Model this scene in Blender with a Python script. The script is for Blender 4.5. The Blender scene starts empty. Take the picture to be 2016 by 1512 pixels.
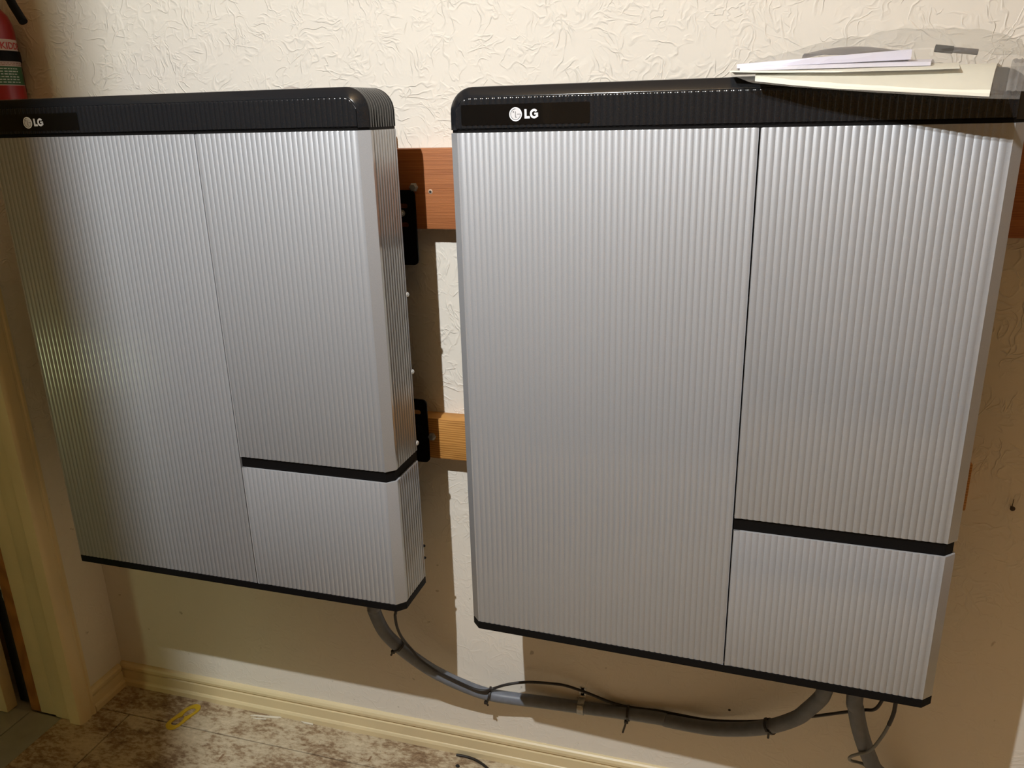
import bpy, bmesh, math, random
from mathutils import Vector, Matrix, noise as mnoise
random.seed(7)
SC = bpy.context.scene
COL = SC.collection
PI = math.pi

# ------------------------------------------------------------------ camera
CAM = Vector((0.44766, -1.43168, 1.41011))
RM = Matrix(((0.9577568, -0.0676106, 0.2795191),
             (0.2864872, 0.3089574, -0.9069015),
             (-0.0250433, 0.9486697, 0.3152756)))
FPX = 1604.54
cd = bpy.data.cameras.new('camera')
cam = bpy.data.objects.new('camera', cd)
COL.objects.link(cam)
cam.matrix_world = Matrix.Translation(CAM) @ RM.to_4x4()
cd.sensor_fit = 'HORIZONTAL'
cd.sensor_width = 36.0
cd.lens = FPX * 36.0 / 2016.0
cd.clip_start = 0.02
SC.camera = cam

# ------------------------------------------------------------------ view, world, lights
vs = SC.view_settings
vs.view_transform = 'Standard'
vs.look = 'None'
vs.gamma = 1.0
vs.use_curve_mapping = False
vs.exposure = 0.0

world = bpy.data.worlds.new('daylight')
SC.world = world
world.use_nodes = True
bg = world.node_tree.nodes['Background']
bg.inputs[0].default_value = (0.80, 0.88, 0.48, 1)
bg.inputs[1].default_value = 13.0

LAMP = Vector((-0.08, -1.30, 2.18))
ld = bpy.data.lights.new('bare_bulb_light', 'POINT')
ld.energy = 72.0
ld.color = (0.95, 0.985, 1.0)
ld.shadow_soft_size = 0.009
# a base-up bulb throws more light downwards than sideways
ld.use_nodes = True
_N, _L = ld.node_tree.nodes, ld.node_tree.links
_em = [n for n in _N if n.type == 'EMISSION'][0]
_tc = _N.new('ShaderNodeTexCoord'); _sx = _N.new('ShaderNodeSeparateXYZ'); _mr = _N.new('ShaderNodeMapRange')
_L.new(_tc.outputs['Normal'], _sx.inputs[0]); _L.new(_sx.outputs['Z'], _mr.inputs[0])
_mr.inputs[1].default_value = -0.20; _mr.inputs[2].default_value = -0.85
_mr.inputs[3].default_value = 1.0; _mr.inputs[4].default_value = 1.9
_L.new(_mr.outputs[0], _em.inputs['Strength'])
lo = bpy.data.objects.new('bare_bulb_light', ld)
lo.location = LAMP
COL.objects.link(lo)

# ------------------------------------------------------------------ helpers
def at(px, py, Y):
    """world point on the plane y = Y (metres from the wall) seen at photo pixel px, py"""
    d = RM @ Vector(((px - 1008) / FPX, -(py - 756) / FPX, -1.0))
    t = (Y - CAM.y) / d.y
    return CAM + d * t

def new_mat(name):
    m = bpy.data.materials.new(name)
    m.use_nodes = True
    return m, m.node_tree.nodes, m.node_tree.links, m.node_tree.nodes['Principled BSDF']

def mat(name, col, rough=0.5, metal=0.0, noise=None, bump=None, **kw):
    m, N, L, b = new_mat(name)
    b.inputs['Base Color'].default_value = (*col, 1)
    b.inputs['Roughness'].default_value = rough
    b.inputs['Metallic'].default_value = metal
    for k, v in kw.items():
        b.inputs[k.replace('_', ' ')].default_value = v
    tc = N.new('ShaderNodeTexCoord')
    if noise:
        sc, amt = noise
        n = N.new('ShaderNodeTexNoise'); n.inputs['Scale'].default_value = sc; n.inputs['Detail'].default_value = 4
        L.new(tc.outputs['Object'], n.inputs['Vector'])
        r = N.new('ShaderNodeValToRGB')
        r.color_ramp.elements[0].position = 0.3; r.color_ramp.elements[1].position = 0.7
        r.color_ramp.elements[0].color = (*[c * (1 - amt) for c in col], 1)
        r.color_ramp.elements[1].color = (*[min(1, c * (1 + amt)) for c in col], 1)
        L.new(n.outputs['Fac'], r.inputs[0]); L.new(r.outputs[0], b.inputs['Base Color'])
    if bump:
        sc, st, dist = bump
        n = N.new('ShaderNodeTexNoise'); n.inputs['Scale'].default_value = sc; n.inputs['Detail'].default_value = 3
        L.new(tc.outputs['Object'], n.inputs['Vector'])
        bp = N.new('ShaderNodeBump'); bp.inputs['Strength'].default_value = st; bp.inputs['Distance'].default_value = dist
        L.new(n.outputs['Fac'], bp.inputs['Height']); L.new(bp.outputs[0], b.inputs['Normal'])
    return m

def mix_node(N, L, fac, a, b, bt='MIX'):
    x = N.new('ShaderNodeMix'); x.data_type = 'RGBA'; x.blend_type = bt
    for i, v in ((0, fac), (6, a), (7, b)):
        if hasattr(v, 'links'): L.new(v, x.inputs[i])
        elif i == 0: x.inputs[0].default_value = v
        else: x.inputs[i].default_value = (*v, 1)
    return x.outputs[2]

def math_node(N, L, op, a, b=None, c=None):
    x = N.new('ShaderNodeMath'); x.operation = op
    for i, v in enumerate((a, b, c)):
        if v is None: continue
        if hasattr(v, 'links'): L.new(v, x.inputs[i])
        else: x.inputs[i].default_value = v
    return x.outputs[0]

def obj(name, bm, m, parent=None, smooth=True, angle=35, kind=None):
    me = bpy.data.meshes.new(name)
    bmesh.ops.recalc_face_normals(bm, faces=bm.faces)
    bm.to_mesh(me); bm.free()
    if smooth:
        me.polygons.foreach_set('use_smooth', [True] * len(me.polygons))
        me.set_sharp_from_angle(angle=math.radians(angle))
    me.materials.append(m)
    o = bpy.data.objects.new(name, me)
    COL.objects.link(o)
    if parent: o.parent = parent
    if kind: o['kind'] = kind
    return o

def struct(name, bm, m, **k):
    return obj(name, bm, m, kind='structure', **k)

def thing(name, label, cat, loc=(0, 0, 0), rotz=0, group=None):
    o = bpy.data.objects.new(name, None); COL.objects.link(o)
    o.location = loc; o.rotation_euler = (0, 0, rotz); o.empty_display_size = 0.05
    o['label'] = label; o['category'] = cat
    if group: o['group'] = group
    return o

def tag(o, label, cat, group=None):
    o['label'] = label; o['category'] = cat
    if group: o['group'] = group
    return o

def add_box(bm, lo_, hi, bev=0.0, seg=2):
    lo_, hi = Vector(lo_), Vector(hi)
    r = bmesh.ops.create_cube(bm, size=1.0)
    for v in r['verts']:
        v.co = Vector([(lo_[i] + hi[i]) / 2 + v.co[i] * (hi[i] - lo_[i]) for i in range(3)])
    if bev > 0:
        es = set(e for v in r['verts'] for e in v.link_edges)
        bmesh.ops.bevel(bm, geom=list(es), offset=bev, segments=seg, affect='EDGES', profile=0.5)

def box(lo_, hi, bev=0.0, seg=2):
    bm = bmesh.new(); add_box(bm, lo_, hi, bev, seg); return bm

def grid(bm, rows, closed_u=False, closed_v=False):
    """rows: list of lists of points; quads between"""
    V = [[bm.verts.new(p) for p in r] for r in rows]
    nu, nv = len(V), len(V[0])
    for i in range(nu if closed_u else nu - 1):
        for j in range(nv if closed_v else nv - 1):
            a, b = V[i][j], V[i][(j + 1) % nv]
            c, d = V[(i + 1) % nu][(j + 1) % nv], V[(i + 1) % nu][j]
            try: bm.faces.new((a, b, c, d))
            except ValueError: pass
    return V

def catmull(pts, n):
    pts = [Vector(p) for p in pts]
    P = [pts[0] * 2 - pts[1]] + pts + [pts[-1] * 2 - pts[-2]]
    out = []
    for i in range(1, len(P) - 2):
        a, b, c, d = P[i - 1:i + 3]
        for k in range(n):
            t = k / n
            out.append(0.5 * ((2 * b) + (c - a) * t + (2 * a - 5 * b + 4 * c - d) * t * t + (3 * b - a - 3 * c + d) * t ** 3))
    out.append(pts[-1])
    return out

def resample(pts, step):
    out = [pts[0].copy()]; acc = 0.0
    for a, b in zip(pts, pts[1:]):
        L_ = (b - a).length
        while acc + L_ >= step and L_ > 1e-9:
            t = (step - acc) / L_
            a = a.lerp(b, t); out.append(a.copy()); L_ = (b - a).length; acc = 0.0
        acc += L_
    if (out[-1] - pts[-1]).length > step * 0.3: out.append(pts[-1].copy())
    return out

def add_tube(bm, pts, rad, seg=12, cap=True):
    """rad: number or function(i)"""
    n = len(pts)
    up = Vector((0.13, 0.4, 0.9))
    rings = []
    for i, p in enumerate(pts):
        t = (pts[min(i + 1, n - 1)] - pts[max(i - 1, 0)]).normalized()
        s = t.cross(up)
        if s.length < 1e-4: s = t.cross(Vector((1, 0, 0)))
        s.normalize(); u = s.cross(t).normalized(); up = u
        r = rad(i) if callable(rad) else rad
        rings.append([p + (s * math.cos(2 * PI * k / seg) + u * math.sin(2 * PI * k / seg)) * r for k in range(seg)])
    V = grid(bm, rings, closed_v=True)
    if cap:
        bm.faces.new(V[0][::-1]); bm.faces.new(V[-1])

def add_cyl(bm, p0, p1, r0, r1=None, seg=20):
    p0, p1 = Vector(p0), Vector(p1)
    r1 = r0 if r1 is None else r1
    add_tube(bm, [p0, p1], lambda i: (r0, r1)[i], seg)

def add_lathe(bm, prof, c, axis='Z', seg=40):
    """prof: (radius, height)"""
    c = Vector(c)
    rows = []
    for r, h in prof:
        row = []
        for k in range(seg):
            a = 2 * PI * k / seg
            x, y = math.cos(a) * r, math.sin(a) * r
            if axis == 'Z': row.append(c + Vector((x, y, h)))
            elif axis == 'Y': row.append(c + Vector((x, h, y)))
            else: row.append(c + Vector((h, x, y)))
        rows.append(row)
    V = grid(bm, rows, closed_v=True)
    bm.faces.new(V[0]); bm.faces.new(V[-1])

def add_prism(bm, poly, f, d):
    """poly in 2-D; f(u, v, w) -> point; extruded between w=0 and w=d"""
    a = [bm.verts.new(f(u, v, 0)) for u, v in poly]
    b = [bm.verts.new(f(u, v, d)) for u, v in poly]
    bm.faces.new(a); bm.faces.new(b[::-1])
    n = len(poly)
    for i in range(n):
        bm.faces.new((a[i], a[(i + 1) % n], b[(i + 1) % n], b[i]))

def rrect(x0, y0, x1, y1, r, n=6):
    out = []
    for cx, cy, a0 in ((x1 - r, y1 - r, 0), (x0 + r, y1 - r, 90), (x0 + r, y0 + r, 180), (x1 - r, y0 + r, 270)):
        for k in range(n + 1):
            a = math.radians(a0 + 90 * k / n)
            out.append((cx + r * math.cos(a), cy + r * math.sin(a)))
    return out

# ------------------------------------------------------------------ materials
def wall_material():
    m, N, L, b = new_mat('textured_cream_plaster')
    tc = N.new('ShaderNodeTexCoord')
    P = tc.outputs['Object']
    nd = N.new('ShaderNodeTexNoise'); nd.inputs['Scale'].default_value = 12; nd.inputs['Detail'].default_value = 2
    L.new(P, nd.inputs['Vector'])
    warp = N.new('ShaderNodeVectorMath'); warp.operation = 'MULTIPLY_ADD'
    L.new(nd.outputs['Color'], warp.inputs[0]); warp.inputs[1].default_value = (0.085, 0.085, 0.085)
    L.new(P, warp.inputs[2])
    # curved trowel ridges in random directions
    heights = []
    for sx, sz, off, scl in ((1.0, 2.6, 0.0, 17.0), (2.6, 1.0, 5.3, 17.0), (1.5, 1.5, 9.1, 30.0)):
        mp = N.new('ShaderNodeMapping'); mp.inputs['Scale'].default_value = (sx, 1, sz)
        mp.inputs['Location'].default_value = (off, off, off)
        mp.inputs['Rotation'].default_value = (0, math.radians(25 if sx < 2 else -20), 0)
        L.new(warp.outputs[0], mp.inputs['Vector'])
        n = N.new('ShaderNodeTexNoise'); n.inputs['Scale'].default_value = scl; n.inputs['Detail'].default_value = 1.5
        n.inputs['Roughness'].default_value = 0.55
        L.new(mp.outputs[0], n.inputs['Vector'])
        d = math_node(N, L, 'ABSOLUTE', math_node(N, L, 'SUBTRACT', n.outputs['Fac'], 0.5))
        r = math_node(N, L, 'SUBTRACT', 1.0, math_node(N, L, 'MULTIPLY', d, 20.0))
        r = math_node(N, L, 'MAXIMUM', r, 0.0)
        mk = N.new('ShaderNodeTexNoise'); mk.inputs['Scale'].default_value = 19; mk.inputs['Detail'].default_value = 1
        mp2 = N.new('ShaderNodeMapping'); mp2.inputs['Location'].default_value = (off * 2 + 3, 1, off)
        L.new(P, mp2.inputs['Vector']); L.new(mp2.outputs[0], mk.inputs['Vector'])
        mr = N.new('ShaderNodeMapRange'); mr.inputs[1].default_value = 0.46; mr.inputs[2].default_value = 0.58
        L.new(mk.outputs['Fac'], mr.inputs[0])
        heights.append(math_node(N, L, 'MULTIPLY', r, mr.outputs[0]))
    h = math_node(N, L, 'MAXIMUM', heights[0], heights[1])
    h = math_node(N, L, 'MAXIMUM', h, math_node(N, L, 'MULTIPLY', heights[2], 0.7))
    fine = N.new('ShaderNodeTexNoise'); fine.inputs['Scale'].default_value = 160; fine.inputs['Detail'].default_value = 2
    L.new(P, fine.inputs['Vector'])
    lump = N.new('ShaderNodeTexNoise'); lump.inputs['Scale'].default_value = 28; lump.inputs['Detail'].default_value = 3
    L.new(P, lump.inputs['Vector'])
    h = math_node(N, L, 'ADD', h, math_node(N, L, 'MULTIPLY', fine.outputs['Fac'], 0.16))
    h = math_node(N, L, 'ADD', h, math_node(N, L, 'MULTIPLY', lump.outputs['Fac'], 0.7))
    # the plaster is worked smoother low on the wall
    sp = N.new('ShaderNodeSeparateXYZ'); L.new(P, sp.inputs[0])
    mr = N.new('ShaderNodeMapRange'); mr.inputs[1].default_value = 0.45; mr.inputs[2].default_value = 0.8
    mr.inputs[3].default_value = 0.35; mr.inputs[4].default_value = 1.0
    L.new(sp.outputs['Z'], mr.inputs[0])
    h = math_node(N, L, 'MULTIPLY', h, mr.outputs[0])
    bp = N.new('ShaderNodeBump'); bp.inputs['Strength'].default_value = 0.9; bp.inputs['Distance'].default_value = 0.0011
    L.new(h, bp.inputs['Height']); L.new(bp.outputs[0], b.inputs['Normal'])
    big = N.new('ShaderNodeTexNoise'); big.inputs['Scale'].default_value = 2.5; big.inputs['Detail'].default_value = 4
    L.new(P, big.inputs['Vector'])
    c = mix_node(N, L, big.outputs['Fac'], (0.75, 0.70, 0.615), (0.80, 0.75, 0.665))
    # scuffs and specks near the floor
    sk = N.new('ShaderNodeTexNoise'); sk.inputs['Scale'].default_value = 42; sk.inputs['Detail'].default_value = 2
    L.new(P, sk.inputs['Vector'])
    m1 = N.new('ShaderNodeMapRange'); m1.inputs[1].default_value = 0.72; m1.inputs[2].default_value = 0.76
    L.new(sk.outputs['Fac'], m1.inputs[0])
    lowz = N.new('ShaderNodeMapRange'); lowz.inputs[1].default_value = 0.75; lowz.inputs[2].default_value = 0.5
    L.new(sp.outputs['Z'], lowz.inputs[0])
    f = math_node(N, L, 'MULTIPLY', math_node(N, L, 'MULTIPLY', m1.outputs[0], lowz.outputs[0]), 0.5)
    c = mix_node(N, L, f, c, (0.25, 0.2, 0.14))
    L.new(c, b.inputs['Base Color'])
    b.inputs['Roughness'].default_value = 0.75
    b.inputs['Specular IOR Level'].default_value = 0.25
    return m

def wood_material(name, c0, c1, scale=(2.0, 30, 38), rough=0.6, bump=0.4):
    m, N, L, b = new_mat(name)
    tc = N.new('ShaderNodeTexCoord')
    mp = N.new('ShaderNodeMapping'); mp.inputs['Scale'].default_value = scale
    L.new(tc.outputs['Object'], mp.inputs['Vector'])
    nz = N.new('ShaderNodeTexNoise'); nz.inputs['Scale'].default_value = 1.0; nz.inputs['Detail'].default_value = 5
    nz.inputs['Distortion'].default_value = 0.6
    L.new(mp.outputs[0], nz.inputs['Vector'])
    wv = N.new('ShaderNodeTexWave'); wv.bands_direction = 'Z'; wv.inputs['Scale'].default_value = 1.3
    wv.inputs['Distortion'].default_value = 7; wv.inputs['Detail'].default_value = 3; wv.inputs['Detail Scale'].default_value = 0.7
    L.new(mp.outputs[0], wv.inputs['Vector'])
    f = math_node(N, L, 'ADD', math_node(N, L, 'MULTIPLY', nz.outputs['Fac'], 0.6), math_node(N, L, 'MULTIPLY', wv.outputs['Fac'], 0.4))
    r = N.new('ShaderNodeValToRGB')
    r.color_ramp.elements[0].position = 0.25; r.color_ramp.elements[0].color = (*c0, 1)
    r.color_ramp.elements[1].position = 0.72; r.color_ramp.elements[1].color = (*c1, 1)
    L.new(f, r.inputs[0]); L.new(r.outputs[0], b.inputs['Base Color'])
    bp = N.new('ShaderNodeBump'); bp.inputs['Strength'].default_value = bump; bp.inputs['Distance'].default_value = 0.001
    L.new(f, bp.inputs['Height']); L.new(bp.outputs[0], b.inputs['Normal'])
    b.inputs['Roughness'].default_value = rough
    return m

def floor_material():
    m, N, L, b = new_mat('worn_white_painted_boards')
    tc = N.new('ShaderNodeTexCoord'); P = tc.outputs['Object']
    def noise(scale, sc=(1, 1, 1), det=6, rough=0.65, dist=0.0):
        mp = N.new('ShaderNodeMapping'); mp.inputs['Scale'].default_value = sc
        L.new(P, mp.inputs['Vector'])
        n = N.new('ShaderNodeTexNoise'); n.inputs['Scale'].default_value = scale; n.inputs['Detail'].default_value = det
        n.inputs['Roughness'].default_value = rough; n.inputs['Distortion'].default_value = dist
        L.new(mp.outputs[0], n.inputs['Vector'])
        return n.outputs['Fac']
    broad = noise(6, (1, 1.8, 1), 4)
    fine = noise(75, (0.7, 1.3, 1), 6, 0.72)
    speck = noise(190, (1, 1, 1), 3, 0.7)
    f = math_node(N, L, 'ADD', math_node(N, L, 'MULTIPLY', broad, 0.52), math_node(N, L, 'MULTIPLY', fine, 0.48))
    r = N.new('ShaderNodeValToRGB')
    E = r.color_ramp.elements
    E[0].position = 0.38; E[0].color = (0.16, 0.095, 0.05, 1)
    E[1].position = 0.64; E[1].color = (0.70, 0.61, 0.44, 1)
    e = r.color_ramp.elements.new(0.455); e.color = (0.31, 0.215, 0.125, 1)
    e = r.color_ramp.elements.new(0.515); e.color = (0.52, 0.43, 0.29, 1)
    L.new(f, r.inputs[0])
    # dark crumbs and pale flecks
    m1 = N.new('ShaderNodeMapRange'); m1.inputs[1].default_value = 0.68; m1.inputs[2].default_value = 0.73
    L.new(speck, m1.inputs[0])
    c = mix_node(N, L, math_node(N, L, 'MULTIPLY', m1.outputs[0], 0.6), r.outputs[0], (0.80, 0.75, 0.63))
    m2 = N.new('ShaderNodeMapRange'); m2.inputs[1].default_value = 0.33; m2.inputs[2].default_value = 0.27
    L.new(speck, m2.inputs[0])
    c = mix_node(N, L, math_node(N, L, 'MULTIPLY', m2.outputs[0], 0.8), c, (0.06, 0.035, 0.02))
    # rusty brown streaks across the joints
    st = noise(11, (3.2, 0.8, 1), 2)
    m3 = N.new('ShaderNodeMapRange'); m3.inputs[1].default_value = 0.70; m3.inputs[2].default_value = 0.74
    L.new(st, m3.inputs[0])
    c = mix_node(N, L, math_node(N, L, 'MULTIPLY', m3.outputs[0], 0.75), c, (0.17, 0.075, 0.025))
    L.new(c, b.inputs['Base Color'])
    bp = N.new('ShaderNodeBump'); bp.inputs['Strength'].default_value = 0.7; bp.inputs['Distance'].default_value = 0.0012
    L.new(f, bp.inputs['Height']); L.new(bp.outputs[0], b.inputs['Normal'])
    b.inputs['Roughness'].default_value = 0.7
    return m

def silver_material():
    m, N, L, b = new_mat('silver_metallic_paint')
    tc = N.new('ShaderNodeTexCoord')
    n = N.new('ShaderNodeTexNoise'); n.inputs['Scale'].default_value = 900; n.inputs['Detail'].default_value = 1
    L.new(tc.outputs['Object'], n.inputs['Vector'])
    c = mix_node(N, L, n.outputs['Fac'], (0.325, 0.335, 0.352), (0.385, 0.395, 0.417))
    L.new(c, b.inputs['Base Color'])
    b.inputs['Metallic'].default_value = 0.25
    b.inputs['Roughness'].default_value = 0.5
    b.inputs['Coat Weight'].default_value = 0.8
    b.inputs['Coat IOR'].default_value = 1.85
    b.inputs['Coat Roughness'].default_value = 0.16
    return m

def film_material(name, tint, fac, rough=0.08, gloss=0.10):
    """thin clear plastic: mostly see-through, slightly milky, with a faint crinkled sheen"""
    m = bpy.data.materials.new(name); m.use_nodes = True
    N, L = m.node_tree.nodes, m.node_tree.links
    N.clear()
    out = N.new('ShaderNodeOutputMaterial')
    tr = N.new('ShaderNodeBsdfTransparent'); tr.inputs[0].default_value = (*tint, 1)
    gl = N.new('ShaderNodeBsdfGlossy'); gl.inputs['Roughness'].default_value = rough
    df = N.new('ShaderNodeBsdfTranslucent'); df.inputs[0].default_value = (0.8, 0.79, 0.77, 1)
    d2 = N.new('ShaderNodeBsdfDiffuse'); d2.inputs[0].default_value = (0.8, 0.79, 0.77, 1)
    tc = N.new('ShaderNodeTexCoord')
    nz = N.new('ShaderNodeTexNoise'); nz.inputs['Scale'].default_value = 26; nz.inputs['Detail'].default_value = 2
    nz.inputs['Distortion'].default_value = 1.2
    L.new(tc.outputs['Object'], nz.inputs['Vector'])
    bp = N.new('ShaderNodeBump'); bp.inputs['Strength'].default_value = 0.5; bp.inputs['Distance'].default_value = 0.005
    L.new(nz.outputs['Fac'], bp.inputs['Height'])
    L.new(bp.outputs[0], gl.inputs['Normal'])
    s1 = N.new('ShaderNodeMixShader'); s1.inputs[0].default_value = 0.5
    L.new(df.outputs[0], s1.inputs[1]); L.new(d2.outputs[0], s1.inputs[2])
    s2 = N.new('ShaderNodeMixShader'); s2.inputs[0].default_value = fac
    L.new(tr.outputs[0], s2.inputs[1]); L.new(s1.outputs[0], s2.inputs[2])
    s3 = N.new('ShaderNodeMixShader'); s3.inputs[0].default_value = gloss
    L.new(s2.outputs[0], s3.inputs[1]); L.new(gl.outputs[0], s3.inputs[2])
    L.new(s3.outputs[0], out.inputs[0])
    return m

M_WALL = wall_material()
M_TRIM = mat('cream_gloss_paint', (0.74, 0.62, 0.38), 0.4, noise=(6, 0.06), bump=(60, 0.15, 0.001))
M_FLOOR = floor_material()
M_TILE = mat('grey_vinyl_floor', (0.36, 0.37, 0.33), 0.5, noise=(14, 0.12))
M_CEIL = mat('yellowed_ceiling_paint', (0.35, 0.21, 0.075), 0.8, noise=(3, 0.08))
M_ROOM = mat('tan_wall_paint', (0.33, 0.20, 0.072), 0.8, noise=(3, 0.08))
M_SILVER = silver_material()
M_BLACK = mat('gloss_black_plastic', (0.012, 0.013, 0.015), 0.16, noise=(400, 0.1))
M_BLACKM = mat('matt_black_plastic', (0.005, 0.0045, 0.0045), 0.6, noise=(300, 0.15), Specular_IOR_Level=0.12)
M_PANEL = mat('piano_black_panel', (0.004, 0.004, 0.004), 0.06, noise=(200, 0.1))
M_WHITE = mat('white_print', (0.85, 0.85, 0.87), 0.5, noise=(200, 0.02))
M_GREYP = mat('pale_grey_emblem', (0.62, 0.61, 0.62), 0.5, noise=(200, 0.02))
M_DARKP = mat('dark_grey_emblem_line', (0.05, 0.05, 0.055), 0.5, noise=(200, 0.02))
M_CEDAR = wood_material('red_brown_lumber', (0.25, 0.078, 0.022), (0.44, 0.160, 0.052), scale=(5.0, 30, 110))
M_PINE = wood_material('honey_pine_lumber', (0.34, 0.14, 0.025), (0.58, 0.28, 0.07), scale=(7.0, 24, 50))
M_ZINC = mat('galvanised_steel', (0.80, 0.80, 0.78), 0.28, 0.65, noise=(90, 0.15))
M_BOLT = mat('dull_zinc', (0.42, 0.44, 0.47), 0.45, 0.6, noise=(90, 0.1))
M_CONDUIT = mat('grey_pvc_conduit', (0.155, 0.17, 0.20), 0.42, noise=(60, 0.12))
M_CABLE = mat('black_cable_jacket', (0.018, 0.014, 0.012), 0.45, noise=(80, 0.1))
M_GCABLE = mat('grey_cable_jacket', (0.17, 0.175, 0.175), 0.5, noise=(80, 0.1))
M_RED = mat('red_enamel', (0.27, 0.008, 0.012), 0.3, noise=(20, 0.05))
M_LABEL = mat('white_label_paper', (0.52, 0.42, 0.38), 0.55, noise=(30, 0.04))
M_GREEN = mat('green_label_print', (0.02, 0.09, 0.035), 0.55, noise=(30, 0.1))
M_REDINK = mat('red_ink', (0.40, 0.03, 0.03), 0.6, noise=(50, 0.05))
M_GREYINK = mat('grey_ink', (0.30, 0.16, 0.14), 0.6, noise=(50, 0.05))
M_PALEINK = mat('pale_ink', (0.45, 0.5, 0.45), 0.6, noise=(50, 0.05))
M_CREAM = mat('cream_booklet_paper', (0.78, 0.755, 0.65), 0.6, noise=(40, 0.03))
M_LILAC = mat('lilac_white_paper', (0.74, 0.72, 0.84), 0.55, noise=(40, 0.03))
M_LEAF = mat('dark_grey_coated_paper', (0.085, 0.075, 0.075), 0.35, noise=(20, 0.3))
M_YEL = mat('yellow_plastic', (0.62, 0.42, 0.02), 0.45, noise=(40, 0.08))
M_CHIP = mat('white_paint_flake', (0.75, 0.7, 0.58), 0.7, noise=(80, 0.06))
M_RAG = mat('white_crumpled_paper', (0.62, 0.6, 0.52), 0.8, noise=(60, 0.1))
M_RUST = mat('rusty_steel', (0.06, 0.04, 0.025), 0.6, 0.4, noise=(200, 0.3))
M_FLATBLACK = mat('flat_black', (0.012, 0.012, 0.012), 0.8, noise=(100, 0.2))
M_STUD = wood_material('bare_orange_wood', (0.24, 0.085, 0.012), (0.38, 0.15, 0.03), scale=(30, 30, 3))
M_FILM = film_material('clear_poly_film', (0.93, 0.93, 0.92), 0.10)
M_ZIP = film_material('ribbed_zip_strip', (0.62, 0.62, 0.64), 0.22, 0.25)
M_GLASS = film_material('window_glass', (0.95, 0.97, 0.95), 0.0, 0.02)

# ------------------------------------------------------------------ room shell
XL = -1.092           # face of the left wall
XJ = -1.216           # far face of the left wall
DY0, DY1 = -0.157, -1.18   # doorway in the left wall
YB, XR, ZC = -3.5, 2.1, 2.5
HX = -2.1   # next room

struct('wall_back', box((XL - 0.13, 0, -0.02), (XR + 0.1, 0.12, ZC)), M_WALL, smooth=False)
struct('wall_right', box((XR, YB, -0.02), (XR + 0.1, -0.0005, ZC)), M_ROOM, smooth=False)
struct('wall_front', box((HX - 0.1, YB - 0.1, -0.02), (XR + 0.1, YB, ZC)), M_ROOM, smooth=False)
bm = bmesh.new()
add_box(bm, (XJ, DY0 + 0.012, 0), (XL, -0.0005, ZC))
add_box(bm, (XJ, DY1, 2.06), (XL, DY0 + 0.012, ZC))
add_box(bm, (XJ, YB, 0), (XL, DY1, ZC))
struct('wall_left', bm, M_WALL, smooth=False)
struct('ceiling', box((HX - 0.1, YB - 0.1, ZC), (XR + 0.1, 0.12, ZC + 0.1)), M_CEIL, smooth=False)
# next room: far wall with a low window, end wall
bm = bmesh.new()
W0, W1, WZ0, WZ1 = -3.35, -2.35, 0.06, 0.56
add_box(bm, (HX - 0.1, YB, 0), (HX, W0, ZC)); add_box(bm, (HX - 0.1, W1, 0), (HX, 0.12, ZC))
add_box(bm, (HX - 0.1, W0, 0), (HX, W1, WZ0)); add_box(bm, (HX - 0.1, W0, WZ1), (HX, W1, ZC))
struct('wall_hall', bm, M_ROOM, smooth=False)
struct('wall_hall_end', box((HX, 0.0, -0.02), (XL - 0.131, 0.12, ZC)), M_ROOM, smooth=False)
struct('window_1', box((HX - 0.06, W0, WZ0), (HX - 0.055, W1, WZ1)), M_GLASS, smooth=False)
pl = bpy.data.lights.new('window_daylight_portal', 'AREA')
pl.shape = 'RECTANGLE'; pl.size = W1 - W0; pl.size_y = WZ1 - WZ0
pl.cycles.is_portal = True
po = bpy.data.objects.new('window_daylight_portal', pl)
po.location = (HX - 0.05, (W0 + W1) / 2, (WZ0 + WZ1) / 2)
po.rotation_euler = (0, math.radians(-90), math.radians(0))
po.rotation_euler = Vector((1, 0, 0)).to_track_quat('-Z', 'Y').to_euler()
COL.objects.link(po)

# floor: painted boards with open joints on a dark sub-floor
bm = bmesh.new()
g = 0.0015
ys = [-0.001, -0.104]
while ys[-1] > -1.9: ys.append(ys[-1] - 0.19)
add_box(bm, (XL, ys[1] + g, -0.014), (XR, ys[0], 0.0), 0.0012, 1)
for a, b in zip(ys[1:], ys[2:]):
    add_box(bm, (-0.991 + g, b + g, -0.014), (XR, a - g, 0.0), 0.0012, 1)
add_box(bm, (-1.15 + g, -1.9, -0.014), (-0.991 - g, ys[1] - g, 0.0), 0.0012, 1)
struct('floor', bm, M_FLOOR, smooth=False)
struct('floor_base', box((-1.15, YB, -0.05), (XR, 0.0, -0.0141)), mat('dark_subfloor', (0.03, 0.02, 0.013), 0.9, noise=(20, 0.2)), smooth=False)
bm = bmesh.new()
add_box(bm, (HX - 0.1, YB, -0.04), (-1.15, 0.0, -0.012))
for i in range(6):
    a = -0.158 - i * 0.33
    add_box(bm, (HX, a - 0.33 + g, -0.012), (-1.2 - 0.05 * 1 - g, a - g, -0.003), 0.001, 1)
add_box(bm, (-1.25 + g, -2.2, -0.012), (-1.15 - g, -0.158, -0.003), 0.001, 1)
struct('floor_hall', bm, M_TILE, smooth=False)

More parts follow.
